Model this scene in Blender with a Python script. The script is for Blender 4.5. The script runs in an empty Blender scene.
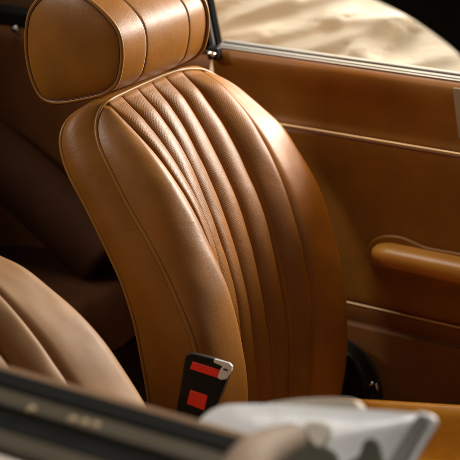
import bpy, bmesh, math, random
import numpy as np
from mathutils import Vector, Matrix, noise

random.seed(4)
sc = bpy.context.scene
COL = sc.collection
# ------------------------------------------------------------------ camera model
F_PX = 1500.0; PITCH = math.radians(20.5); YAW = math.radians(30.9)
CAM = np.array([0., 0., 1.65])
_fh = np.array([-math.sin(YAW), math.cos(YAW), 0.])
FWD = _fh*math.cos(PITCH) + np.array([0, 0, -math.sin(PITCH)])
RGT = np.array([math.cos(YAW), math.sin(YAW), 0.])
UPV = np.cross(RGT, FWD)
def ray(x, y): return FWD + RGT*(x-230)/F_PX - UPV*(y-230)/F_PX
def onY(x, y, Y):
    d = ray(x, y); return CAM + d*((Y-CAM[1])/d[1])
def onX(x, y, X):
    d = ray(x, y); return CAM + d*((X-CAM[0])/d[0])
def onZ(x, y, Z):
    d = ray(x, y); return CAM + d*((Z-CAM[2])/d[2])
def onP(x, y, P0, n):
    d = ray(x, y); P0 = np.array(P0); n = np.array(n)
    return CAM + d*(((P0-CAM) @ n)/(d @ n))

# ------------------------------------------------------------------ materials
def new_mat(name):
    m = bpy.data.materials.new(name); m.use_nodes = True
    nt = m.node_tree; b = nt.nodes['Principled BSDF']
    return m, nt, b
def N(nt, t, **k):
    n = nt.nodes.new(t)
    for a, v in k.items():
        if a in n.inputs: n.inputs[a].default_value = v
        else: setattr(n, a, v)
    return n
def leather(name, col, rough=.38, spec=.5, grain=520., bump=.12, perf=False, var=.12, crease=.25, crease_scale=9.):
    m, nt, b = new_mat(name); L = nt.links.new
    tc = N(nt, 'ShaderNodeTexCoord')
    n1 = N(nt, 'ShaderNodeTexNoise'); n1.inputs['Scale'].default_value = 14; n1.inputs['Detail'].default_value = 4
    L(tc.outputs['Object'], n1.inputs['Vector'])
    ramp = N(nt, 'ShaderNodeMapRange'); ramp.inputs['From Min'].default_value = .3; ramp.inputs['From Max'].default_value = .7
    ramp.inputs['To Min'].default_value = 1-var; ramp.inputs['To Max'].default_value = 1+var
    L(n1.outputs['Fac'], ramp.inputs['Value'])
    mul = N(nt, 'ShaderNodeVectorMath', operation='SCALE'); mul.inputs[0].default_value = col
    L(ramp.outputs[0], mul.inputs['Scale'])
    colout = mul.outputs[0]
    vor = N(nt, 'ShaderNodeTexVoronoi'); vor.feature = 'DISTANCE_TO_EDGE'; vor.inputs['Scale'].default_value = grain
    L(tc.outputs['Object'], vor.inputs['Vector'])
    vr = N(nt, 'ShaderNodeMapRange'); vr.inputs['From Max'].default_value = .25
    L(vor.outputs['Distance'], vr.inputs['Value'])
    n2 = N(nt, 'ShaderNodeTexNoise'); n2.inputs['Scale'].default_value = crease_scale; n2.inputs['Detail'].default_value = 6; n2.inputs['Roughness'].default_value = .6
    n2.inputs['Distortion'].default_value = .6
    L(tc.outputs['Object'], n2.inputs['Vector'])
    b1 = N(nt, 'ShaderNodeBump'); b1.inputs['Strength'].default_value = crease; b1.inputs['Distance'].default_value = .006
    L(n2.outputs['Fac'], b1.inputs['Height'])
    b2 = N(nt, 'ShaderNodeBump'); b2.inputs['Strength'].default_value = bump; b2.inputs['Distance'].default_value = .0006
    L(vr.outputs[0], b2.inputs['Height']); L(b1.outputs[0], b2.inputs['Normal'])
    nout = b2.outputs[0]
    # slightly uneven gloss (wear)
    n3 = N(nt, 'ShaderNodeTexNoise'); n3.inputs['Scale'].default_value = 30; n3.inputs['Detail'].default_value = 5
    L(tc.outputs['Object'], n3.inputs['Vector'])
    rr = N(nt, 'ShaderNodeMapRange'); rr.inputs['To Min'].default_value = rough-.06; rr.inputs['To Max'].default_value = rough+.08
    L(n3.outputs['Fac'], rr.inputs['Value']); L(rr.outputs[0], b.inputs['Roughness'])
    if perf:
        # perforation: a diamond lattice of small holes laid out in metres on the panel's own UV
        uv = N(nt, 'ShaderNodeUVMap'); uv.uv_map = 'UVMap'
        sep = N(nt, 'ShaderNodeSeparateXYZ'); L(uv.outputs[0], sep.inputs[0])
        S = 1/.0042
        def M(op, a, bb=None):
            n = N(nt, 'ShaderNodeMath', operation=op)
            for i, v in enumerate((a, bb)):
                if v is None: continue
                if isinstance(v, (int, float)): n.inputs[i].default_value = v
                else: L(v, n.inputs[i])
            return n.outputs[0]
        u = M('MULTIPLY', sep.outputs[0], S); v = M('MULTIPLY', sep.outputs[1], S)
        p = M('ADD', u, v); q = M('SUBTRACT', u, v)
        fp = M('SUBTRACT', M('FRACT', p), .5); fq = M('SUBTRACT', M('FRACT', q), .5)
        d = M('SQRT', M('ADD', M('MULTIPLY', fp, fp), M('MULTIPLY', fq, fq)))
        hole = N(nt, 'ShaderNodeMapRange'); hole.interpolation_type = 'SMOOTHSTEP'
        hole.inputs['From Min'].default_value = .20; hole.inputs['From Max'].default_value = .36
        hole.inputs['To Min'].default_value = 1; hole.inputs['To Max'].default_value = 0
        L(d, hole.inputs['Value'])
        # only between the seams, and clear of them
        w = M('FRACT', M('DIVIDE', sep.outputs[0], .05))
        c1 = M('MULTIPLY', M('GREATER_THAN', w, .10), M('LESS_THAN', w, .90))
        c2 = M('MULTIPLY', M('GREATER_THAN', sep.outputs[0], 0.), M('LESS_THAN', sep.outputs[0], .30))
        c3 = M('GREATER_THAN', sep.outputs[1], .014)
        h = M('MULTIPLY', M('MULTIPLY', hole.outputs[0], c1), M('MULTIPLY', c2, c3))
        mx = N(nt, 'ShaderNodeMix', data_type='RGBA')
        L(h, mx.inputs[0]); L(colout, mx.inputs[6]); mx.inputs[7].default_value = (col[0]*.30, col[1]*.25, col[2]*.22, 1)
        colout = mx.outputs[2]
        b3 = N(nt, 'ShaderNodeBump'); b3.invert = True; b3.inputs['Strength'].default_value = .25; b3.inputs['Distance'].default_value = .0008
        L(h, b3.inputs['Height']); L(nout, b3.inputs['Normal']); nout = b3.outputs[0]
    b.inputs['Specular IOR Level'].default_value = spec
    L(colout, b.inputs['Base Color']); L(nout, b.inputs['Normal'])
    return m
def plain(name, col, rough=.5, metal=0., bump=0., bs=60., spec=.5, var=0.):
    m, nt, b = new_mat(name); L = nt.links.new
    b.inputs['Base Color'].default_value = (*col, 1); b.inputs['Roughness'].default_value = rough
    b.inputs['Metallic'].default_value = metal; b.inputs['Specular IOR Level'].default_value = spec
    tc = N(nt, 'ShaderNodeTexCoord'); n1 = N(nt, 'ShaderNodeTexNoise'); n1.inputs['Scale'].default_value = bs; n1.inputs['Detail'].default_value = 5
    L(tc.outputs['Object'], n1.inputs['Vector'])
    if bump:
        bp = N(nt, 'ShaderNodeBump'); bp.inputs['Strength'].default_value = bump; bp.inputs['Distance'].default_value = .002
        L(n1.outputs['Fac'], bp.inputs['Height']); L(bp.outputs[0], b.inputs['Normal'])
    if var:
        r = N(nt, 'ShaderNodeMapRange'); r.inputs['To Min'].default_value = 1-var; r.inputs['To Max'].default_value = 1+var
        L(n1.outputs['Fac'], r.inputs['Value'])
        s = N(nt, 'ShaderNodeVectorMath', operation='SCALE'); s.inputs[0].default_value = col
        L(r.outputs[0], s.inputs['Scale']); L(s.outputs[0], b.inputs['Base Color'])
    r2 = N(nt, 'ShaderNodeMapRange'); r2.inputs['To Min'].default_value = max(.02, rough-.05); r2.inputs['To Max'].default_value = rough+.07
    L(n1.outputs['Fac'], r2.inputs['Value']); L(r2.outputs[0], b.inputs['Roughness'])
    return m
TAN = (.285, .105, .010)
M = {}
M['seat'] = leather('tan_leather', TAN, .44, .42)
M['perf'] = leather('perforated_tan_leather', TAN, .44, perf=True)
M['pipe'] = leather('piping_leather', (.32, .135, .020), .42, bump=.05, crease=.05)
M['door'] = leather('door_leather', (.29, .112, .011), .45, bump=.1, crease=.10)
M['pull'] = leather('pull_leather', (.56, .24, .035), .36, bump=.1, crease=.10)
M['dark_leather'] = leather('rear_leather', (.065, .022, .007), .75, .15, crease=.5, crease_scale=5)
M['seam_shade'] = plain('seam_shade', (.10, .035, .012), .7)  # groove shade put into the dark colour of the seam lines
M['carpet'] = plain('carpet', (.075, .030, .014), .95, bump=.9, bs=500, var=.3)
M['black'] = plain('black_plastic', (.007, .006, .005), .42, bump=.05, spec=.25)
M['rubber'] = plain('black_rubber', (.005, .005, .004), .9, spec=.04)
M['headliner'] = plain('black_headlining', (.012, .011, .010), .9, bump=.3, bs=300)
M['glint'] = plain('dull_glint', (.17, .115, .05), .6, .1)  # tone of the added specks of light on the near sill
M['gold'] = plain('warm_bright_strip', (.85, .58, .28), .35, .4, bs=20)
M['chrome'] = plain('chrome', (.80, .78, .75), .12, 1., bs=20)
M['bright'] = plain('bright_aluminium', (.55, .53, .49), .42, .5, bs=20)
M['satin'] = plain('satin_aluminium', (.80, .79, .77), .35, .25, bs=20)
M['silver'] = plain('silver_housing', (.86, .85, .82), .4, .25, bump=1., bs=22, var=.05)
M['red'] = plain('red_plastic', (.92, .028, .010), .30, bs=30)
M['webbing'] = plain('belt_webbing', (.014, .013, .012), .7, bump=.6, bs=400)
M['paint'] = plain('pale_paint', (.36, .31, .26), .22, bs=6)
M['trim_tan'] = plain('grey_trim', (.036, .027, .016), .4, .1, bs=20)
M['greytan'] = plain('grey_tan_strip', (.30, .22, .14), .5)
M['reflection_beige'] = plain('dull_beige', (.15, .105, .07), .7, spec=.2, bs=25, var=.3)
M['beige'] = plain('beige_cap_and_reflection', (.58, .50, .40), .7, 0., spec=.2, bs=14, var=.12)
M['ground'] = plain('grey_ground', (.12, .11, .10), .9, bump=.4, bs=30, var=.2)
def cloth_mat():
    m, nt, b = new_mat('cream_cloth'); L = nt.links.new
    tc = N(nt, 'ShaderNodeTexCoord')
    n1 = N(nt, 'ShaderNodeTexNoise'); n1.inputs['Scale'].default_value = 5; n1.inputs['Detail'].default_value = 5
    L(tc.outputs['Object'], n1.inputs['Vector'])
    r = N(nt, 'ShaderNodeMapRange'); r.inputs['To Min'].default_value = .85; r.inputs['To Max'].default_value = 1.1
    L(n1.outputs['Fac'], r.inputs['Value'])
    s = N(nt, 'ShaderNodeVectorMath', operation='SCALE'); s.inputs[0].default_value = (.74, .64, .49)
    L(r.outputs[0], s.inputs['Scale']); L(s.outputs[0], b.inputs['Base Color'])
    b.inputs['Roughness'].default_value = .75
    n2 = N(nt, 'ShaderNodeTexNoise'); n2.inputs['Scale'].default_value = 26; n2.inputs['Detail'].default_value = 6; n2.inputs['Distortion'].default_value = 1.6
    mp = N(nt, 'ShaderNodeMapping'); mp.inputs['Scale'].default_value = (.35, 1, 1); mp.inputs['Rotation'].default_value = (0, .45, 0)
    L(tc.outputs['Object'], mp.inputs[0]); L(mp.outputs[0], n2.inputs['Vector'])
    bp = N(nt, 'ShaderNodeBump'); bp.inputs['Strength'].default_value = .35; bp.inputs['Distance'].default_value = .012
    L(n2.outputs['Fac'], bp.inputs['Height']); L(bp.outputs[0], b.inputs['Normal'])
    return m
M['cloth'] = cloth_mat()

# ------------------------------------------------------------------ helpers
def link(name, me, mat, parent=None):
    o = bpy.data.objects.new(name, me); COL.objects.link(o)
    if mat: me.materials.append(mat)
    if parent: o.parent = parent; o.matrix_parent_inverse = Matrix()
    return o
def mesh_obj(name, verts, faces, mat, parent=None, smooth=True, uv=None, sub=0, origin=None):
    """verts in world metres; if the parent is an Empty, store them relative to it."""
    off = np.zeros(3)
    p = parent
    while p is not None: off = off + np.array(p.location); p = p.parent
    vs = [tuple(np.array(v, float)-off) for v in verts]
    me = bpy.data.meshes.new(name); me.from_pydata(vs, [], faces)
    if uv is not None:
        l = me.uv_layers.new(name='UVMap')
        for i, lp in enumerate(me.loops): l.data[i].uv = uv[lp.vertex_index]
    me.update()
    bm = bmesh.new(); bm.from_mesh(me); bmesh.ops.recalc_face_normals(bm, faces=bm.faces); bm.to_mesh(me); bm.free()
    for q in me.polygons: q.use_smooth = smooth
    o = link(name, me, mat, parent)
    if sub:
        s = o.modifiers.new('s', 'SUBSURF'); s.levels = sub; s.render_levels = sub
    return o
def thing(name, label, cat, loc, group=None):
    o = bpy.data.objects.new(name, None); COL.objects.link(o); o.location = loc; o.empty_display_size = .1
    o['label'] = label; o['category'] = cat
    if group: o['group'] = group
    return o
def resample(P, n):
    P = np.array(P, float); d = np.r_[0, np.cumsum(np.linalg.norm(np.diff(P, axis=0), axis=1))]
    t = np.linspace(0, d[-1], n)
    return np.stack([np.interp(t, d, P[:, k]) for k in range(P.shape[1])], 1)
def smooth(P, it, closed=False):
    P = P.copy()
    for _ in range(it):
        if closed: P = (np.roll(P, 1, 0)+np.roll(P, -1, 0)+2*P)/4
        else: P[1:-1] = (P[:-2]+P[2:]+2*P[1:-1])/4
    return P
def catmull(P, n, closed=False):
    P = [np.array(p, float) for p in P]
    Q = ([P[-1]]+P+[P[0], P[1]]) if closed else ([2*P[0]-P[1]]+P+[2*P[-1]-P[-2]])
    out = []
    segs = len(Q)-3
    for i in range(segs):
        a, b, c, d = Q[i:i+4]
        for k in range(12):
            t = k/12
            out.append(.5*((2*b)+(-a+c)*t+(2*a-5*b+4*c-d)*t*t+(-a+3*b-3*c+d)*t**3))
    if not closed: out.append(Q[-2])
    else: out.append(out[0])
    R = resample(out, n+1 if closed else n)
    return R[:-1] if closed else R
def grid_faces(nr, nc, close_c=False, close_r=False):
    f = []
    for i in range(nr if close_r else nr-1):
        for j in range(nc if close_c else nc-1):
            a = i*nc+j; b = i*nc+(j+1) % nc; i2 = (i+1) % nr
            f.append((a, b, i2*nc+(j+1) % nc, i2*nc+j))
    return f
def tube(path, r, seg=10, closed=False):
    P = np.array(path, float); n = len(P); V = []
    T = np.zeros_like(P)
    for i in range(n):
        a = P[(i-1) % n] if (closed or i > 0) else P[i]; b = P[(i+1) % n] if (closed or i < n-1) else P[i]
        T[i] = (b-a)/(np.linalg.norm(b-a)+1e-12)
    ref = np.array([0, 1., .2]) if abs(T[0][1]) < .8 else np.array([0, 0, 1.])
    u = np.cross(T[0], ref); u /= np.linalg.norm(u)
    for i in range(n):
        u = u-T[i]*(u @ T[i]); u /= np.linalg.norm(u); v = np.cross(T[i], u)
        rr = r[i] if hasattr(r, '__len__') else r
        for k in range(seg):
            a = 2*math.pi*k/seg; V.append(P[i]+rr*(math.cos(a)*u+math.sin(a)*v))
    F = grid_faces(n, seg, True, closed)
    if not closed:
        F.append(tuple(range(seg))); F.append(tuple((n-1)*seg+k for k in range(seg)))
    return V, F
def prism(poly, depth_vec):
    """closed solid from a planar outline and a depth vector"""
    P = [np.array(p, float) for p in poly]; n = len(P); D = np.array(depth_vec, float)
    V = P+[p+D for p in P]
    F = [tuple(range(n)), tuple(range(2*n-1, n-1, -1))]+[(i, (i+1) % n, n+(i+1) % n, n+i) for i in range(n)]
    return V, F
def bevel(o, w, seg=3):
    m = o.modifiers.new('b', 'BEVEL'); m.width = w; m.segments = seg; m.limit_method = 'ANGLE'; m.angle_limit = math.radians(35)
    return o
def box(x0, x1, y0, y1, z0, z1):
    return prism([(x0, y0, z0), (x1, y0, z0), (x1, y1, z0), (x0, y1, z0)], (0, 0, z1-z0))
def extrude_x(profile, xs):
    """profile: open list of (y,z) swept along x"""
    V = [(x, p[0], p[1]) for x in xs for p in profile]
    return V, grid_faces(len(xs), len(profile))

# ================================================================== PASSENGER SEAT
SEAT0 = np.array([-1.30, 2.10, .10])
seat = thing('bucket_seat', 'tan leather passenger seat with perforated pleated backrest and round headrest, beside the far door', 'car seat', tuple(SEAT0), 'front seats of the car')
NS = 90
ZB = .34
seampix = {
 1: [(107.5, 102), (109, 110), (124.8, 120.9), (142, 138), (159.6, 159), (178, 185.6), (193.5, 211.7), (203, 231)],
 2: [(121, 95.5), (126, 105.6), (142, 122), (157.4, 140.4), (170.4, 159), (182.6, 181), (197.8, 211.7), (207.6, 235.6)],
 3: [(137, 88), (141, 98), (153, 110), (166, 127), (183.5, 155.7), (202, 201), (215, 238), (226, 268), (236, 307)],
 4: [(151, 81.7), (154, 90.5), (164, 101), (177, 121), (187.8, 140), (208.7, 183.5), (221.7, 214), (232, 250), (241, 283), (246.7, 319), (251, 342.6), (255.7, 401)],
 5: [(164.5, 76), (169, 84), (177, 92.6), (189, 109), (204, 138), (215, 159.6), (232.6, 192), (245.7, 233.5), (252, 254.8), (258.7, 289.6), (263, 319), (267.6, 342.6), (269.8, 397)],
 6: [(181, 70.8), (185, 79), (195, 88), (210, 108), (225.7, 131.7), (243, 168), (254, 190), (262.6, 214), (268, 239), (278, 281), (283.7, 319), (287, 342.6), (285, 392.6)],
 7: [(200, 70.3), (208, 75.5), (223.5, 87), (243, 109), (256, 129.6), (269, 155.7), (285.4, 194), (293, 218), (298.5, 239), (306, 275), (311, 310), (312, 336), (309, 377)],
}
lower = {1: [(-1.201, .72), (-1.190, .66), (-1.178, .58), (-1.172, .48), (-1.174, ZB)],
         2: [(-1.226, .70), (-1.212, .60), (-1.201, .50), (-1.198, ZB)],
         3: [(-1.208, .52), (-1.202, ZB)], 4: [(-1.203, ZB)], 5: [(-1.203, ZB)], 6: [(-1.200, ZB)], 7: [(-1.178, ZB)]}
cols = []
def column(pts):
    R = smooth(resample(pts, NS), 40)
    return resample(R, NS)
for k in range(1, 8):
    Y = 1.95+.05*(k-1)
    pts = [onY(x, y, Y) for x, y in seampix[k]]+[np.array([X, Y, Z]) for X, Z in lower[k]]
    cols.append(column(pts))
# near piping edge
pp = [((103.5, 104.6), 1.943), ((97.5, 113), 1.930), ((95, 127.4), 1.915), ((98.7, 147), 1.900), ((105.5, 160), 1.893), ((128, 206), 1.878), ((150, 243), 1.868), ((168, 278), 1.860), ((185, 318), 1.852), ((196, 347), 1.848)]
pn = [onY(q[0], q[1], Y) for q, Y in pp]; e = pn[-1]
pn += [np.array([e[0]+.03, 1.845, .50]), np.array([e[0]+.035, 1.845, ZB])]
pipe_n = resample(smooth(resample(pn, NS), 6), NS)
crest = [onY(x, y, 1.945-.022*min(1, i/4)) for i, (x, y) in enumerate([(107.5, 106), (121, 119.5), (137.5, 137.5), (154.5, 158.5), (172.5, 185), (188, 211), (201.5, 238), (209.5, 254), (221, 274), (230, 298), (235.5, 319), (240, 336), (245.5, 366.5), (247, 401)])]
crest.append(crest[-1]+np.array([0, 0, -.17]))
crest_n = resample(smooth(resample(crest, NS), 20), NS)
# far side
sil = [((204, 70.3), 2.255), ((208, 71), 2.262), ((223.5, 77.4), 2.28), ((243, 91.5), 2.30), ((260, 108), 2.31), ((279, 125), 2.315), ((288.7, 140), 2.32), ((306, 168), 2.325), ((319, 194), 2.328), ((328, 220), 2.33), ((338, 262), 2.33), ((345, 310), 2.33), ((345.6, 349), 2.33), ((342.8, 379.6), 2.33), ((339, 398), 2.33)]
sf = [onY(q[0], q[1], Y) for q, Y in sil]; sf.append(np.array([sf[-1][0], 2.33, ZB-.02]))
crest_f = resample(smooth(resample(sf, NS), 12), NS)
off = np.linspace(0, 1, NS)
pipe_f = crest_f.copy()
ramp = np.clip(off/.35, 0, 1)**.7
pipe_f[:, 0] -= .050*ramp; pipe_f[:, 1] += .042*ramp; pipe_f[:, 2] -= .018*ramp*(1-off)
pipe_f = smooth(pipe_f, 8)
rows = []; uvs = []
def coltan(c):
    T = np.gradient(c, axis=0); T /= np.linalg.norm(T, axis=1)[:, None]; return T
seamT = coltan(cols[3]); NRM = np.stack([-seamT[:, 2], np.zeros(NS), seamT[:, 0]], 1)   # outward in XZ
if NRM[NS//2][0] < 0: NRM = -NRM
arc = np.r_[0, np.cumsum(np.linalg.norm(np.diff(cols[3], axis=0), axis=1))]
grid = []; UV = []
# near bolster
nb = 16
for i in range(nb):
    th = math.pi/2*i/nb
    a, b_ = 1-math.cos(th), math.sin(th); w = i/nb
    a = .9*a+.1*w; b_ = .8*b_+.2*w
    g = pipe_n.copy(); g[:, 1] = pipe_n[:, 1]+(crest_n[:, 1]-pipe_n[:, 1])*a
    g[:, [0, 2]] = pipe_n[:, [0, 2]]+(crest_n[:, [0, 2]]-pipe_n[:, [0, 2]])*b_
    grid.append(g); UV.append(-.10+.05*w)
for i in range(12):
    ph = math.pi/2*i/12; a = math.sin(ph); b_ = 1-math.cos(ph); w = i/12
    g = crest_n.copy(); g[:, 1] = crest_n[:, 1]+(cols[0][:, 1]-crest_n[:, 1])*(.8*a+.2*w)
    g[:, [0, 2]] = crest_n[:, [0, 2]]+(cols[0][:, [0, 2]]-crest_n[:, [0, 2]])*b_
    grid.append(g); UV.append(-.05+.05*w)
NC = 16
for k in range(6):
    A, B = cols[k], cols[k+1]
    for i in range(NC):
        w = .5-.5*math.cos(math.pi*i/NC)
        h = max(0, 1-(2*w-1)**2)**.47
        amp = .0150*np.clip(arc/.05, .15, 1)**.7
        g = A+(B-A)*w+NRM*(h*amp)[:, None]
        grid.append(g); UV.append(.05*(k+w))
for i in range(12):
    ph = math.pi/2*i/12; a = 1-math.cos(ph); b_ = math.sin(ph); w = i/12
    g = cols[6].copy(); g[:, 1] = cols[6][:, 1]+(crest_f[:, 1]-cols[6][:, 1])*(.6*a+.4*w)
    g[:, [0, 2]] = cols[6][:, [0, 2]]+(crest_f[:, [0, 2]]-cols[6][:, [0, 2]])*(.6*b_+.4*w)
    if i: g = g+NRM*(.006*min(1, i/3)*(1-w)*np.clip(arc/.05, .15, 1))[:, None]
    grid.append(g); UV.append(.30+.05*w)
for i in range(17):
    th = math.pi/2*i/16; a = math.sin(th); b_ = 1-math.cos(th); w = i/16
    g = crest_f.copy(); g[:, 1] = crest_f[:, 1]+(pipe_f[:, 1]-crest_f[:, 1])*a
    g[:, [0, 2]] = crest_f[:, [0, 2]]+(pipe_f[:, [0, 2]]-crest_f[:, [0, 2]])*b_
    grid.append(g); UV.append(.36+.05*w)
G = np.array(grid)                       # (ncols, NS, 3)
nc = len(G)
for i in range(nc):          # hand-sewn unevenness: puckers near the seams, soft sitting creases on the bolsters
    for j in range(4, NS):
        p = G[i, j]; q = Vector((UV[i]*60, arc[j]*22, 3.1)); q2 = Vector((UV[i]*14, arc[j]*9, 7.7))
        w_ = (UV[i]/.05) % 1.0; edge = 1.0 if not (0 < UV[i] < .30) else .5+abs(2*w_-1)
        G[i, j] = p+NRM[j]*(.0011*edge*noise.noise(q)+.0016*noise.noise(q2))*min(1, j/12)
tuck = G[:, :1]+np.array([-.016, 0, -.003])          # the leather tucks in under the top piping
G2 = np.concatenate([tuck, G], 1); arc2 = np.r_[-.016, arc]
V = G2.transpose(1, 0, 2).reshape(-1, 3)
uvl = [(UV[j], arc2[i]) for i in range(NS+1) for j in range(nc)]
front = mesh_obj('front_panel', V, grid_faces(NS+1, nc), M['perf'], seat, uv=uvl)
front['label'] = 'pleated front of the backrest, its channels pierced with tiny holes'
for k in range(7):
    k0 = 10 if k == 0 else 3
    P_ = cols[k][k0:]-NRM[k0:]*.0004
    n_ = len(P_[::2]); V, F = tube(P_[::2], [.0004+.0018*min(1, i/8) for i in range(n_)], 6); mesh_obj('seam_groove_shade', V, F, M['seam_shade'], front)
# loops: piping and rear welt
top_pipe = np.array([c[0] for c in grid])           # s=0 row across
top_pipe = smooth(resample(top_pipe, 60), 12)
loop_near = pipe_n[::-1]; loop_far = pipe_f
pipe_loop = np.vstack([loop_near[:-1], top_pipe, loop_far[1:]])
pipe_loop = smooth(pipe_loop, 3)
V, F = tube(pipe_loop+np.array([-.001, 0, 0.001]), .0036, 10)
mesh_obj('piping', V, F, M['pipe'], seat)
welt_px = [((70, 117), 1.915), ((62.5, 124), 1.900), ((59.6, 131), 1.893), ((59.6, 147), 1.885), ((67.4, 173), 1.873), ((84.8, 203.5), 1.865), ((100, 234), 1.858), ((110.9, 258), 1.852), ((122, 280), 1.848), ((136, 325), 1.845), ((145, 375), 1.845), ((149, 395), 1.845)]
wn = [onY(q[0], q[1], Y) for q, Y in welt_px]; wn.append(np.array([wn[-1][0]+.006, 1.845, ZB]))
# rear top corner under the headrest
welt_n = resample(smooth(resample(wn, NS), 8), NS)
welt_f = welt_n.copy(); welt_f[:, 1] = 4.205-welt_n[:, 1]+.005
welt_f[:, 2] -= .012
A = welt_n[0]; B = welt_f[0]
tp = catmull([A, A+np.array([.012, .030, .012]), A+np.array([.012, .08, .014]), (A+B)/2+np.array([.012, 0, .018]), B+np.array([.012, -.08, .012]), B+np.array([.012, -.03, .010]), B], 60)
welt_loop = smooth(np.vstack([welt_n[::-1][:-1], tp, welt_f[1:]]), 4)
V, F = tube(welt_loop, .0036, 10)
mesh_obj('piping', V, F, M['pipe'], seat)
# band between the two
nl = len(pipe_loop); band = []
cen = np.array([-1.36, 2.10, .80])
nbnd = 10
for i in range(nl):
    a, b_ = pipe_loop[i], welt_loop[i]
    o = (a+b_)/2-cen; o[0] *= .2; ln = np.linalg.norm(o); o = o/ln
    for j in range(nbnd+1):
        w = j/nbnd
        band.append(a+(b_-a)*w+o*(.012*math.sin(math.pi*w)**.8))
mesh_obj('side_panel', band, grid_faces(nl, nbnd+1), M['seat'], seat)
# back shell
bk = []
for i in range(NS):
    for j in range(21):
        w = j/20; p = welt_n[i]+(welt_f[i]-welt_n[i])*w
        if i == 0: p = tp[int(round(w*59))].copy()
        elif i < 8:
            p2 = tp[int(round(w*59))]; m_ = np.linalg.norm(welt_n[i]-welt_n[0]); p = p+(p2-(A+(B-A)*w))*(1-i/8)
        p = p+np.array([-.022, 0, -.004])*math.sin(math.pi*w)**.6*min(1, i/10)
        bk.append(p)
mesh_obj('back_panel', bk, grid_faces(NS, 21), M['seat'], seat)

# cushion: section (y, z) swept forward with raised bolsters
def cushion_rows():
    ys = np.linspace(1.84, 2.365, 64); rows = []
    xs = np.linspace(-1.20, -.66, 40)
    for i, x in enumerate(xs):
        t = i/39
        rise = .245+.108*t-.05*max(0, (t-.86)/.14)**2*1.2
        for y in ys:
            e0 = min(y-1.84, 2.365-y)
            if e0 < .045: z = rise-.02+.105*math.sqrt(max(0, 1-((.045-e0)/.045)**2))
            else: z = rise-.03+.115*math.exp(-((e0-.045)/.030)**2)
            if e0 > .10:
                w = ((y-1.94)/.0575) % 1.0
                z += .008*math.sqrt(max(0, 1-(2*w-1)**2))
            rows.append((x, y, z))
    return rows, len(xs), len(ys)
V, a_, b__ = cushion_rows()
Vs = list(V); F = grid_faces(a_, b__)
# skirt down to the seat base
n0 = len(Vs)
border = [j for j in range(b__)]+[i*b__+b__-1 for i in range(1, a_)]+[(a_-1)*b__+j for j in range(b__-2, -1, -1)]+[i*b__ for i in range(a_-2, 0, -1)]
for q in border: Vs.append((Vs[q][0], Vs[q][1], .20))
nb_ = len(border)
for k in range(nb_): F.append((border[k], border[(k+1) % nb_], n0+(k+1) % nb_, n0+k))
F.append(tuple(n0+k for k in range(nb_)))
M['cushion'] = leather('cushion_leather', (.56, .25, .018), .40, crease=.35, crease_scale=14)
mesh_obj('seat_cushion', Vs, F, M['cushion'], seat)
V, F = box(-1.22, -.72, 1.90, 2.31, .10, .205)
bevel(mesh_obj('seat_base', V, F, M['black'], seat, smooth=False), .01)

# ---------------------------------------------------------------- headrest
hp = [(62, -9), (85, -2), (100.4, 9.8), (113.5, 24), (120, 37), (122, 55), (120, 72), (115.6, 84), (104, 93), (85, 98), (65, 101.5), (51, 101), (41, 95), (33.5, 80), (28.5, 60), (27, 37), (30, 15), (38.5, 1), (48, -6)]
HO = np.array([onY(x, y, 1.95)[[0, 2]] for x, y in hp])
NH = 72
HO3 = catmull([(p[0], 0, p[1]) for p in HO], NH, True)
hc = HO3.mean(0)
def ring(sc_, Y, dx=0, dz=0):
    out = []
    for p in HO3:
        q = hc+(p-hc)*sc_; out.append((q[0]+dx, Y, q[2]+dz))
    return out
# stations along Y : (Y, scale)
st = []
Y0, Y1 = 1.950, 2.212
for i in range(61):
    t = i/60; Y = Y0+(Y1-Y0)*t
    s = 1.0+.045*math.sin(math.pi*min(1, t*1.02))**.55
    for gy in (2.018, 2.150):
        s -= .020*math.exp(-((Y-gy)/.0016)**2) + .006*math.exp(-((Y-gy)/.007)**2)
    st.append((Y, s))
# extra samples at the seams
for gy in (2.018, 2.150):
    for d in (-.004, -.0025, -.0012, 0, .0012, .0025, .004):
        Y = gy+d; t = (Y-Y0)/(Y1-Y0); s = 1.0+.045*math.sin(math.pi*min(1, t*1.02))**.55
        s -= .020*math.exp(-(d/.0016)**2)+.006*math.exp(-(d/.007)**2); st.append((Y, s))
st = sorted(set(st))
V = []; 
for Y, s in st: V += ring(s, Y)
head = mesh_obj('headrest', V, grid_faces(len(st), NH, True), M['seat'], seat)
def endcap(Y, sgn):
    V = []
    rs = [1.0, .985, .96, .92, .86, .78, .66, .5, .32, .14]
    for r in rs: V += ring(r, Y+sgn*.016*(1-r**3.2)**.8)
    F = grid_faces(len(rs), NH, True); V.append((hc[0], Y+sgn*.016, hc[2])); c = len(V)-1
    F += [((len(rs)-1)*NH+j, (len(rs)-1)*NH+(j+1) % NH, c) for j in range(NH)]
    return V, F
for Y, sg in ((Y0, -1), (Y1, 1)):
    V, F = endcap(Y, sg); mesh_obj('end_panel', V, F, M['seat'], head)
    V, F = tube(ring(1.012, Y+sg*.001), .0036, 8, True); mesh_obj('piping', V, F, M['pipe'], head)
    V, F = tube(ring(.974, Y+sg*.0030), .0011, 6, True); mesh_obj('seam_groove_shade', V, F, M['seam_shade'], head)
for Y in (2.018, 2.150):
    V, F = tube(ring(1.0+.045*math.sin(math.pi*min(1, (Y-Y0)/(Y1-Y0)*1.02))**.55-.023, Y), .0011, 6, True); mesh_obj('seam_groove_shade', V, F, M['seam_shade'], head)
for y in (2.04, 2.14):
    V, F = tube([(-1.46, y, .90), (-1.465, y, 1.03)], .006, 12); mesh_obj('headrest_post', V, F, M['chrome'], head)

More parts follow.
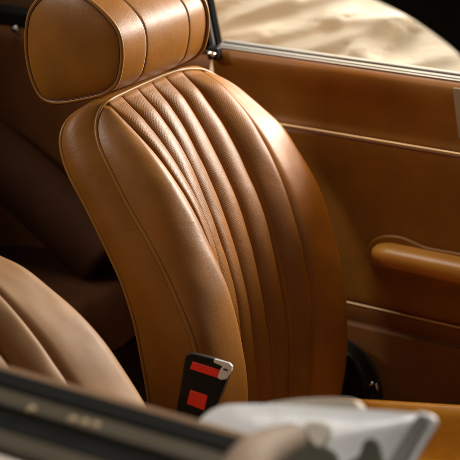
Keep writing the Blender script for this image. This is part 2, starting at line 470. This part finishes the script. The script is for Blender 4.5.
# ================================================================== DRIVER SEAT (copy)
def copy_tree(o, parent=None):
    c = o.copy(); COL.objects.link(c); c.parent = parent
    for ch in list(o.children): copy_tree(ch, c)
    return c
DRV = dict(d=(.14, -.70, -.02), rot=-22, piv=(-1.30-SEAT0[0], 0, .35-SEAT0[2]))
seat2 = copy_tree(seat)
_R = Matrix.Translation(DRV['piv']) @ Matrix.Rotation(math.radians(DRV['rot']), 4, 'Y') @ Matrix.Translation([-v for v in DRV['piv']])
for ch in seat2.children:
    if not ch.name.startswith(('seat_cushion', 'seat_base')): ch.matrix_basis = _R
seat2['label'] = 'tan leather driver seat at lower left, its bright bolster cut off by the window sill'
seat2.location = tuple(SEAT0[k]+DRV['d'][k] for k in range(3))

M['seat2'] = leather('toned_tan_leather', (.31, .158, .062), .55, .35, crease=.15)  # same leather as the far seat, its duller light toned into the colour
for ch in seat2.children:
    if ch.name.startswith('front_panel'):
        ch.data = ch.data.copy(); ch.data.materials[0] = M['seat2']
        ch['label'] = 'near backrest leather, its duller light toned into a paler colour, without the tiny holes'
# ================================================================== FAR DOOR
DY = 2.50
k_ = DY/2.63
def dz(z): return 1.65-(1.65-z)*k_
ZS, Z1, Z2 = dz(.901), dz(.763), dz(.398)      # sill, upper strip, lower strip
XR = onY(213, 49, DY)[0]; XF = -.25
door = thing('leather_lined_door', 'far door lined in tan leather with chrome strips and padded pull, beyond the pleated seat', 'car door', (-.9, DY, .12))
xs = np.linspace(XR, XF, 60)
prof = [(DY+.045, ZS+.001), (DY+.02, ZS+.002), (DY+.008, ZS+.003), (DY+.001, ZS-.004), (DY-.002, ZS-.013), (DY-.001, ZS-.03), (DY+.006, ZS-.07), (DY+.008, Z1+.02), (DY+.004, Z1+.004), (DY+.004, Z1-.001)]
pc = catmull([(p[0], p[1], 0) for p in prof], 60)[:, :2]
V, F = extrude_x(pc, xs); mesh_obj('upper_panel', V, F, M['door'], door)
prof = [(DY+.012, Z1+.002), (DY+.002, Z1-.004), (DY-.004, Z1-.02), (DY-.003, Z1-.15), (DY-.004, Z2+.03), (DY+.004, Z2+.003), (DY+.010, Z2-.002)]
pc = catmull([(p[0], p[1], 0) for p in prof], 60)[:, :2]
V, F = extrude_x(pc, xs); mesh_obj('main_panel', V, F, M['door'], door)
prof = [(DY+.012, Z2+.002), (DY+.002, Z2-.006), (DY+.004, Z2-.03), (DY+.010, Z2-.045), (DY+.003, Z2-.052), (DY+.0, Z2-.07), (DY+.0, .12)]
pc = catmull([(p[0], p[1], 0) for p in prof], 70)[:, :2]
V, F = extrude_x(pc, xs); mesh_obj('kick_panel', V, F, leather('kick_leather', (.24, .085, .014), .6), door)
for z in (Z1, Z2):
    r = .0032 if z == Z1 else .0021
    V = []; sec = [(math.cos(a)*r*.8, math.sin(a)*r) for a in np.linspace(0, 2*math.pi, 12, endpoint=False)]
    for x in np.linspace(XR+.004, XF, 40): V += [(x, DY-.003+c, z+s) for c, s in sec]
    mesh_obj('chrome_strip', V, grid_faces(40, 12, True), M['gold'], door)
# body of the door (outer skin side)
V, F = box(XR, XF, DY+.046, DY+.12, .15, ZS-.01); mesh_obj('door_skin', V, F, M['paint'], door, smooth=False)
# sill mouldings at the window: chrome, rubber, chrome
sm = [(DY+.006, DY+.011, ZS+.003, ZS+.007, 'bright', 'sill_moulding'), (DY+.012, DY+.016, ZS+.002, ZS+.006, 'rubber', 'weatherstrip'),
      (DY+.017, DY+.026, ZS+.002, ZS+.009, 'bright', 'sill_moulding'), (DY+.027, DY+.032, ZS, ZS+.009, 'rubber', 'weatherstrip'), (DY+.033, DY+.044, ZS, ZS+.013, 'bright', 'sill_moulding')]
for y0, y1, z0, z1, mm, nm in sm:
    V, F = box(XR+.004, XF, y0, y1, z0, z1); bevel(mesh_obj(nm, V, F, M[mm], door, smooth=False), .0022, 3)
# armrest pull
def P2(x, y, Y): return onY(x, y, Y)
ax = [P2(372, 247, DY-.02)[0], P2(460, 268, DY-.03)[0]+.12]
zc = P2(400, 256, DY-.02)[2]
path = []; rad = []
V = []; nsx = 40; nsec = 24
for i in range(nsx):
    t = i/(nsx-1); x = ax[0]+(ax[1]-ax[0])*t
    e_ = min(1, math.sqrt(max(0, 1-(1-min(1, t*nsx/7.))**2))+.02) if t < .18 else 1
    e_ = e_ if t < .9 else math.sqrt(max(0.0004, 1-((t-.9)/.1)**2))
    hz = (.0215+.004*t)*e_; hy = .034*e_
    zc_ = zc-.004*t
    for k in range(nsec):
        a = 2*math.pi*k/nsec; c, s = math.cos(a), math.sin(a)
        V.append((x, DY-.020+hy*math.copysign(abs(c)**.8, c), zc_+hz*math.copysign(abs(s)**.8, s)))
F = grid_faces(nsx, nsec, True)+[tuple(range(nsec)), tuple((nsx-1)*nsec+k for k in range(nsec))]
arm = mesh_obj('door_pull', V, F, M['pull'], door)
# backing pad of the pull
pad = [P2(x, y, DY-.004) for x, y in [(369, 248), (374, 239), (386, 234.5), (402, 235.5), (416, 241), (428, 246), (460, 252), (500, 260), (500, 297), (460, 288), (400, 273), (376, 265), (369, 256)]]
pad = catmull(pad, 60, True)
V, F = prism(pad, (0, -.010, 0)); bevel(mesh_obj('pull_backing', V, F, M['door'], arm, smooth=False), .004, 4)
V, F = prism([onY(x, y, DY-.002) for x, y in [(454, 87), (463, 88), (466, 140), (460, 138), (457, 115)]], (0, -.006, 0)); bevel(mesh_obj('front_edge_strip', V, F, M['greytan'], door, smooth=False), .002)  # pale strip at the front edge of the door
# black padded sun visor hanging near the windscreen, above the near seat
VY = 1.62
cur = [onY(x, y, VY) for x, y in [(300, -50), (325, -26), (348, -11), (371, 0), (390, 9), (410, 20), (425, 30), (440, 41), (452, 51), (462, 61), (474, 76), (486, 100)]]
cur = [np.array(c) for c in catmull(cur, 40)]
vis = thing('sun_visor', 'black padded sun visor with a curved lower edge, at the upper right corner', 'sun visor', tuple(cur[20]))
e1 = cur[-1]+np.array([.10, 0, .03]); e2 = cur[-1]+np.array([.16, 0, .22]); e3 = cur[0]+np.array([.05, 0, .10])
V, F = prism(cur+[e1, e2, e3], (0, .028, 0)); bevel(mesh_obj('visor_pad', V, F, M['headliner'], vis, smooth=False), .009, 4)
V, F = tube([e3+np.array([-.0, .014, -.01]), e2+np.array([0, .014, -.01])], .006, 10); mesh_obj('visor_rod', V, F, M['chrome'], vis)
# vertical pillar bars at rear of window
def bar(p0, p1, Y, w, d, mat, name, parent):
    a = onY(*p0, Y); b = onY(*p1, Y)
    n = np.array([1., 0, 0])*w
    V, F = prism([a-n/2, a+n/2, b+n/2, b-n/2], (0, d, 0)); return bevel(mesh_obj(name, V, F, mat, parent, smooth=False), min(w, d)*.25, 3)
pil = thing('window_pillar', 'slim dark grey pillar bars rising behind the headrest at the rear of the far window', 'pillar', (XR-.02, DY, ZS))
bar((208, 50), (196, -12), DY+.03, .014, .02, M['rubber'], 'seal', pil)
bar((212.5, 50), (200.5, -12), DY+.022, .010, .02, plain('grey_anodised', (.16, .15, .14), .35, .5), 'pillar_bar', pil)
bar((217, 50), (205, -12), DY+.03, .008, .02, M['rubber'], 'seal', pil)

# ================================================================== REAR SIDE TRIM + REAR SEAT
rear = thing('rear_side_trim', 'dark brown leather rear side trim with a small chrome button, behind the headrest at the left edge', 'trim panel', (-2.2, DY, .3))
xs = np.linspace(-3.0, XR-.006, 30)
prof = [(DY+.06, ZS-.017), (DY+.01, ZS-.017), (DY, ZS-.027), (DY-.004, ZS-.06), (DY-.003, ZS-.3), (DY-.003, .15)]
pc = catmull([(p[0], p[1], 0) for p in prof], 50)[:, :2]
V, F = extrude_x(pc, xs); mesh_obj('trim_panel', V, F, leather('side_leather', (.26, .095, .028), .5, .3), rear)
c = onY(14, 29.5, DY-.012)
V = []
for r, dy in ((.010, .010), (.010, .003), (.0085, -.001), (.005, -.003), (.0005, -.0035)):
    for k in range(24):
        a = 2*math.pi*k/24; V.append((c[0]+r*math.cos(a), c[1]+dy, c[2]+r*.9*math.sin(a)))
mesh_obj('chrome_button', V, grid_faces(5, 24, True), M['chrome'], rear)
for z0, z1, y0, mm, nm in ((ZS-.015, ZS+.018, DY+.012, 'headliner', 'window_ledge'),):
    V, F = box(-3.0, XR-.03, y0, y0+.05, z0, z1); bevel(mesh_obj(nm, V, F, M[mm], rear, smooth=False), .006)
V, F = box(-3.0, XR-.10, DY+.07, DY+.10, ZS-.02, ZS+.30); mesh_obj('hood_side', V, F, leather('hood_cloth', (.60, .40, .22), .8), rear)
P_ = [onY(x, y, 2.40) for x, y in [(-60, 120), (-20, 145), (20, 178), (60, 215), (110, 262)]]
V, F = tube(catmull(P_, 30), [.07]*30, 24); mesh_obj('padded_roll', V, F, M['dark_leather'], rear)
# chrome catch by the headrest
c = onY(210.5, 54, DY-.03)
catch = thing('window_catch', 'small bright chrome catch at the rear corner of the far window, beside the headrest', 'catch', tuple(c))
V, F = tube([c+np.array([-.014, 0, .004]), c+np.array([.0, 0, .0]), c+np.array([.010, 0, -.002])], [.0035, .006, .005], 12); mesh_obj('catch_lever', V, F, M['chrome'], catch)
V, F = box(c[0]-.012, c[0]+.012, c[1]+.006, c[1]+.026, c[2]-.014, c[2]+.012); bevel(mesh_obj('catch_plate', V, F, M['black'], catch, smooth=False), .003)

rs = thing('rear_seat', 'dim brown leather rear bench with soft folds in the shadow behind the passenger seat', 'rear seat', (-2.15, 1.8, .15))
V = []; nu, nv = 60, 50
for i in range(nu):
    y = 1.20+(2.48-1.20)*i/(nu-1)
    for j in range(nv):
        t = j/(nv-1)
        # backrest curve from seat up, leaning back
        x = -2.10-.28*t-.03*math.sin(t*math.pi); z = .38+.50*t
        w = ((y-1.2)/.10) % 1
        x += .014*math.sqrt(max(0, 1-(2*w-1)**2))
        V.append((x, y, z+.0*i))
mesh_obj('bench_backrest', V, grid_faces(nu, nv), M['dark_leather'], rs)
V = []
for i in range(nu):
    y = 1.20+(2.48-1.20)*i/(nu-1)
    for j in range(nv):
        t = j/(nv-1); x = -2.12+.48*t; z = .40+.04*math.sin(t*2.2)
        if t > .88: z -= .10*((t-.88)/.12)**2
        w = ((y-1.2)/.10) % 1
        z += .012*math.sqrt(max(0, 1-(2*w-1)**2))
        V.append((x, y, z))
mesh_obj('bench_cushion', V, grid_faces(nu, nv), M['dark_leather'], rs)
V, F = box(-2.10, -1.68, 1.20, 2.48, .12, .30); mesh_obj('bench_base', V, F, M['carpet'], rs, smooth=False)

# ================================================================== FLOOR / TUNNEL / ROOF / GROUND
def struct(name, V, F, mat, smooth=False):
    o = mesh_obj(name, V, F, mat, None, smooth=smooth); o['kind'] = 'structure'; return o
V, F = box(-3.0, .2, .95, DY, .06, .115); struct('floor', V, F, M['carpet'])
V = []; ysn = np.linspace(1.72, 1.86, 20)
xs = np.linspace(-2.0, .1, 20)
for x in xs:
    for y in ysn: V.append((x, y, .116+.17*math.sqrt(max(0, 1-((y-1.79)/.07)**2))))
struct('transmission_tunnel', V, grid_faces(20, 20), M['carpet'], True)
S_ = 30
V = [(-S_, -S_, -.2), (S_, -S_, -.2), (S_, S_, -.2), (-S_, S_, -.2)]; struct('ground', V, [(0, 1, 2, 3)], M['ground'])

# ================================================================== BELT BUCKLE
P0 = onY(203, 385, 1.735); nrm = np.array([.30, -.88, .36]); nrm /= np.linalg.norm(nrm)
bk = thing('seat_belt_buckle', 'black belt buckle with red button and red square mark, against the pleated seat side', 'belt buckle', tuple(P0))
def pl(pts, d=0.): return [onP(x, y, P0+nrm*d, nrm) for x, y in pts]
V, F = prism(catmull(pl([(189, 353.5), (196, 354), (222, 361), (229, 364.5), (229.5, 370), (226, 381), (219, 399), (210, 420), (204, 436), (196, 440), (180, 436), (176, 428), (176.5, 408), (180.4, 385), (184.5, 359), (186, 355)]), 70, True), -nrm*.024)
bevel(mesh_obj('buckle_housing', V, F, M['black'], bk, smooth=False), .003, 4)
V, F = prism(pl([(192.6, 361.5), (219.8, 370), (217.4, 378), (189.8, 369)], .0015), -nrm*.006); bevel(mesh_obj('release_button', V, F, M['red'], bk, smooth=False), .0012, 3)
V, F = prism(pl([(190.2, 389.8), (207.6, 395.6), (204.2, 410.6), (186.6, 403.8)], .001), -nrm*.004); bevel(mesh_obj('red_mark', V, F, M['red'], bk, smooth=False), .001, 3)
V, F = prism(pl([(214.2, 358.6), (229.5, 363), (232.3, 366), (231.5, 370.5), (225.8, 379.2), (221, 380), (217.4, 378), (220, 370), (222.6, 366.5), (213.6, 362.5)], .004), -nrm*.008); bevel(mesh_obj('belt_tongue', V, F, M['satin'], bk, smooth=False), .0012, 3)
V, F = prism(pl([(223.5, 368.2), (228, 369.6), (227.4, 371.2), (223, 369.8)], .0046), -nrm*.001); mesh_obj('tongue_slot', V, F, M['black'], bk, smooth=False)
a = onP(190, 436, P0, nrm)-nrm*.012
V, F = tube([a+np.array([0, 0, .01]), a+np.array([-.01, .02, -.12]), a+np.array([-.02, .05, -.34])], .012, 12); mesh_obj('buckle_stalk', V, F, M['black'], bk)

# ================================================================== BELT between seat and door
belt = thing('seat_belt', 'black belt webbing with small metal glints, tucked between passenger seat and door', 'seat belt', tuple(onY(365, 380, 2.42)))
pts = [onY(x, y, 2.43) for x, y in [(332, 338), (345, 346), (358, 356), (368, 370), (374, 388), (377, 405), (378, 430)]]
C_ = catmull(pts, 40); V = []
for i, c in enumerate(C_):
    for w, d in ((-.026, 0), (0.0, -.001), (.026, 0), (.026, .0025), (0, .0025), (-.026, .0025)): V.append(c+np.array([d, w, 0]))
mesh_obj('belt_webbing', V, grid_faces(40, 6, True), M['webbing'], belt)
pts = [onY(x, y, 2.395) for x, y in [(322, 350), (343, 352), (356, 362), (364, 378), (368, 398), (360, 420), (330, 420)]]
V, F = prism(catmull(pts, 50, True), (0, .045, 0)); bevel(mesh_obj('belt_guide', V, F, M['black'], belt, smooth=False), .008, 4)
for q in [((369, 386), (373, 382.5)), ((376, 384), (378, 391))]:
    V, F = tube([onY(*q[0], 2.385), onY(*q[1], 2.385)], .0024, 8); mesh_obj('anchor_bolt', V, F, M['chrome'], belt)

# ================================================================== NEAR DOOR SILL
nd = thing('near_car_door', 'near car door seen as blurred sill mouldings running across the lower left corner', 'car door', (-.9, 1.12, .2))
NY = 1.11
M['sillroll'] = leather('sill_leather', (.11, .060, .028), .6, .2)
def zs(x, y, Y): return onY(x, y, Y)[2]
# bands from inside (far) to outside (near)
zt = 1.65-(1.65-.9)*(NY/1.17)-.006
XM = onY(240, 450, NY)[0]
def along(name, y0, y1, z0, z1, mm, bw=.003):
    V, F = box(-2.0, XM, y0, y1, z0, z1); return bevel(mesh_obj(name, V, F, M[mm], nd, smooth=False), bw, 3)
along('weatherstrip', NY+.000, NY+.030, zt-.02, zt+.004, 'rubber')
along('sill_moulding', NY-.030, NY-.002, zt-.02, zt+.002, 'trim_tan')
along('weatherstrip', NY-.068, NY-.032, zt-.03, zt-.004, 'rubber')
along('sill_moulding', NY-.098, NY-.070, zt-.03, zt-.002, 'trim_tan')
along('door_skin', NY-.150, NY-.100, .2, zt-.006, 'paint', .012)
along('inner_panel', NY+.032, NY+.060, .2, zt-.004, 'sillroll', .012)
along('inner_panel', NY+.0, NY+.03, .2, zt-.022, 'door')

for q, yy in ((31, 409), (72, 419.5), (84, 422.5), (95, 425)):  # added studs standing in for blurred specks of light on the sill
    c = onZ(q, yy, zt+.003); V = []
    for r, dz_ in ((.0045, -.002), (.0045, .0005), (.0032, .0022), (.0004, .0026)):
        for k in range(16):
            a = 2*math.pi*k/16; V.append((c[0]+r*math.cos(a), c[1]+r*2.0*math.sin(a)*.6, c[2]+dz_))
    mesh_obj('glint_stud', V, grid_faces(4, 16, True), M['glint'], nd)
# ================================================================== SIDE MIRROR
mn = np.array([.10, -.86, .50]); mn /= np.linalg.norm(mn)
MP = onY(330, 425, 1.30)
mir = thing('side_mirror', 'blurred silver door mirror with dark and beige shapes standing in for its reflections and a pale rim, at the bottom right', 'side mirror', tuple(MP))
def mp(pts, d=0.): return [onP(x, y, MP+mn*d, mn) for x, y in pts]
out = mp([(186, 436), (196, 424), (207, 413), (219, 406.5), (236, 404), (280, 404.5), (330, 407.5), (380, 410.5), (418, 413.5), (427, 417), (428, 422), (421, 435), (405, 458), (385, 485), (300, 500), (210, 492), (184, 470)])
out = catmull(out, 90, True)
# domed shell from the outline
cm = np.mean(out, 0); V = []; rr = [1.0, .985, .96, .9, .8, .66, .5, .3, .12]
V += [p-mn*.03 for p in out]
for r in rr: V += [cm+(p-cm)*r+mn*(.016*(1-r**2.5)) for p in out]
F = grid_faces(len(rr)+1, 90, True); V.append(cm+mn*.016); F += [(len(rr)*90+j, len(rr)*90+(j+1) % 90, len(V)-1) for j in range(90)]
mesh_obj('mirror_housing', V, F, M['silver'], mir)
M['reflection_dark'] = plain('dark_green_reflection', (.075, .072, .052), .35)  # dark mirror reflections, built as solid pieces with their own colour
M['greystrip'] = plain('grey_seal', (.22, .21, .18), .5)
def piece(name, pts, d, th, mat, n=50, bw=.003):
    V, F = prism(catmull(mp(pts, d), n, True), -mn*th)
    return bevel(mesh_obj(name, V, F, mat, mir, smooth=False), bw, 3)
piece('dark_reflection', [(300, 425), (306, 434), (318, 444), (332, 450), (338, 462), (330, 480), (270, 480), (262, 462), (280, 445), (292, 434)], .0185, .01, M['reflection_dark'])
piece('dark_reflection', [(370, 438), (376, 441), (380, 452), (380, 470), (345, 475), (348, 462), (358, 455), (363, 442)], .0180, .01, M['reflection_dark'])
P_ = [onY(x, y, Y) for x, y, Y in [(240, 505, 1.05), (244, 480, 1.07), (252, 462, 1.10), (270, 448, 1.16), (292, 438, 1.24)]]
V, F = tube(catmull(P_, 30), [.026-.010*i/29 for i in range(30)], 20); mesh_obj('beige_reflection_blob', V, F, M['reflection_beige'], mir)  # added beige shape standing in for a blurred reflection
piece('beige_reflection', [(304, 424), (314, 421), (326, 424), (330, 434), (322, 447), (314, 446), (307, 436)], .0195, .012, M['beige'])  # beige reflection modelled as a raised piece on the housing
piece('seal', [(417, 416), (424, 416.5), (428, 420), (416, 440), (400, 470), (384, 470), (396, 448)], .012, .01, M['greystrip'])
V, F = tube(catmull(mp([(418, 414.5), (428, 416.5), (434.5, 421), (433, 428), (423, 444), (408, 470), (400, 485)], .006), 50), .0032, 10); mesh_obj('chrome_rim', V, F, M['silver'], mir)
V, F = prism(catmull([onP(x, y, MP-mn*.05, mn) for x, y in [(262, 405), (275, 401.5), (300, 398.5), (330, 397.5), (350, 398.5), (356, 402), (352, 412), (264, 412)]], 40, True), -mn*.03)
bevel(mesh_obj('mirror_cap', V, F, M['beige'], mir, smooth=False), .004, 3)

# ================================================================== CLOTH BEYOND THE WINDOW
cl = []
cx0, cx1, cz0, cz1 = -2.7, -.1, .70, 1.12
ncx, ncz = 240, 110
random.seed(7)
folds = []                # (start, end, width, height): fold ridges across the sheet, in sheet metres
CY = 3.08
def cp(x, y): p = onY(x, y, CY); return np.array([p[0], p[2]])
fl = [((215, 38), (300, 2), 5, .030), ((225, 48), (345, 20), 6, .032), ((265, 62), (395, 28), 6, .035), ((300, 66), (365, 42), 4, .022), ((345, 76), (420, 22), 6, .036), ((376, 80), (400, 52), 5, .03), ((360, 18), (415, 22), 5, .028), ((400, 50), (462, 72), 4, .022), ((210, 12), (260, -10), 6, .03), ((270, 12), (350, -8), 5, .02), ((235, 30), (290, 26), 4, .015), ((430, 55), (470, 48), 4, .015)]
FL = [(cp(*a), cp(*b), w/1500*3.6, h*.85) for a, b, w, h in fl]
for i in range(ncx):
    for j in range(ncz):
        x = cx0+(cx1-cx0)*i/(ncx-1); z = cz0+(cz1-cz0)*j/(ncz-1)
        d = 0
        p = np.array([x, z])
        for a, b, w, h in FL:
            ab = b-a; L2 = ab @ ab; t = ((p-a) @ ab)/L2; tc = min(1.15, max(-.15, t))
            q = a+ab*tc; n_ = np.array([-ab[1], ab[0]])/math.sqrt(L2)
            s = (p-q) @ n_; r = np.linalg.norm(p-q)
            prof_ = math.exp(-(r/w)**2) if s < 0 else math.exp(-(r/(w*2.6))**2)
            d += h*prof_*(1-.5*abs(t-.5))
        d += .010*noise.noise(Vector((x*3, z*4, 1)))+.002*noise.noise(Vector((x*9+z*6, z*12, 4)))
        cl.append((x, CY+.10-d-(1.12-z)*.9, z+d*.6))
cloth = mesh_obj('draped_cover', cl, grid_faces(ncx, ncz), M['cloth'])
sm_ = cloth.modifiers.new('t', 'SOLIDIFY'); sm_.thickness = .004; sm_.offset = 1
cloth['label'] = 'creamy crumpled cloth cover lit brightly outside the far window'; cloth['category'] = 'cloth cover'

# ================================================================== CAMERA
cd = bpy.data.cameras.new('camera'); cam = bpy.data.objects.new('camera', cd); COL.objects.link(cam)
cd.sensor_width = 36; cd.lens = F_PX/460*36; cd.clip_end = 200
cam.matrix_world = Matrix(((RGT[0], UPV[0], -FWD[0], CAM[0]), (RGT[1], UPV[1], -FWD[1], CAM[1]), (RGT[2], UPV[2], -FWD[2], CAM[2]), (0, 0, 0, 1)))
cd.dof.use_dof = True; cd.dof.focus_distance = 2.48; cd.dof.aperture_fstop = 4.5
sc.camera = cam

# ================================================================== LIGHT
w = bpy.data.worlds.new('World'); sc.world = w; w.use_nodes = True
bg = w.node_tree.nodes['Background']; bg.inputs[0].default_value = (1, .74, .48, 1); bg.inputs[1].default_value = .023
def area(name, loc, target, sx, sy, power, col=(1, 1, 1), spread=180):
    ld = bpy.data.lights.new(name, 'AREA'); ld.shape = 'RECTANGLE'; ld.size = sx; ld.size_y = sy; ld.energy = power; ld.color = col
    ld.spread = math.radians(spread)
    o = bpy.data.objects.new(name, ld); COL.objects.link(o); o.location = loc
    o.rotation_euler = (Vector(target)-Vector(loc)).to_track_quat('-Z', 'Y').to_euler(); return o
area('far_window_light', (-.35, 3.9, 1.80), (-1.3, 2.1, .86), 1.6, .5, 143, (1, .945, .85))
area('windscreen_light', (1.1, 1.6, 1.75), (-1.2, 1.9, .8), .5, .35, 3, (1, .90, .80))
area('near_back_light', (-2.6, .9, 2.0), (-1.5, 1.95, 1.0), .35, .25, 1.1, (1, .93, .85), 50)
area('mirror_sill_fill', (-.55, .95, 2.3), (-.55, 1.08, .9), 1.5, .12, 2.6, (1, .96, .92), 26)  # added strip lamp that brightens the mirror and near sill
area('door_bounce_fill', (-1.15, 2.62, 1.55), (-1.2, 2.34, .7), .35, .06, .5, (1, .62, .20), 50)  # added lamp standing in for warm bounce off the door
area('outside_light', (-1.9, 2.75, 2.5), (-1.2, 3.05, 1.0), 1.8, .7, 8.3, (1, .95, .87), 80)
sc.view_settings.view_transform = 'Standard'; sc.view_settings.look = 'None'; sc.view_settings.gamma = 1; sc.view_settings.exposure = 0
sc.render.engine = 'CYCLES'
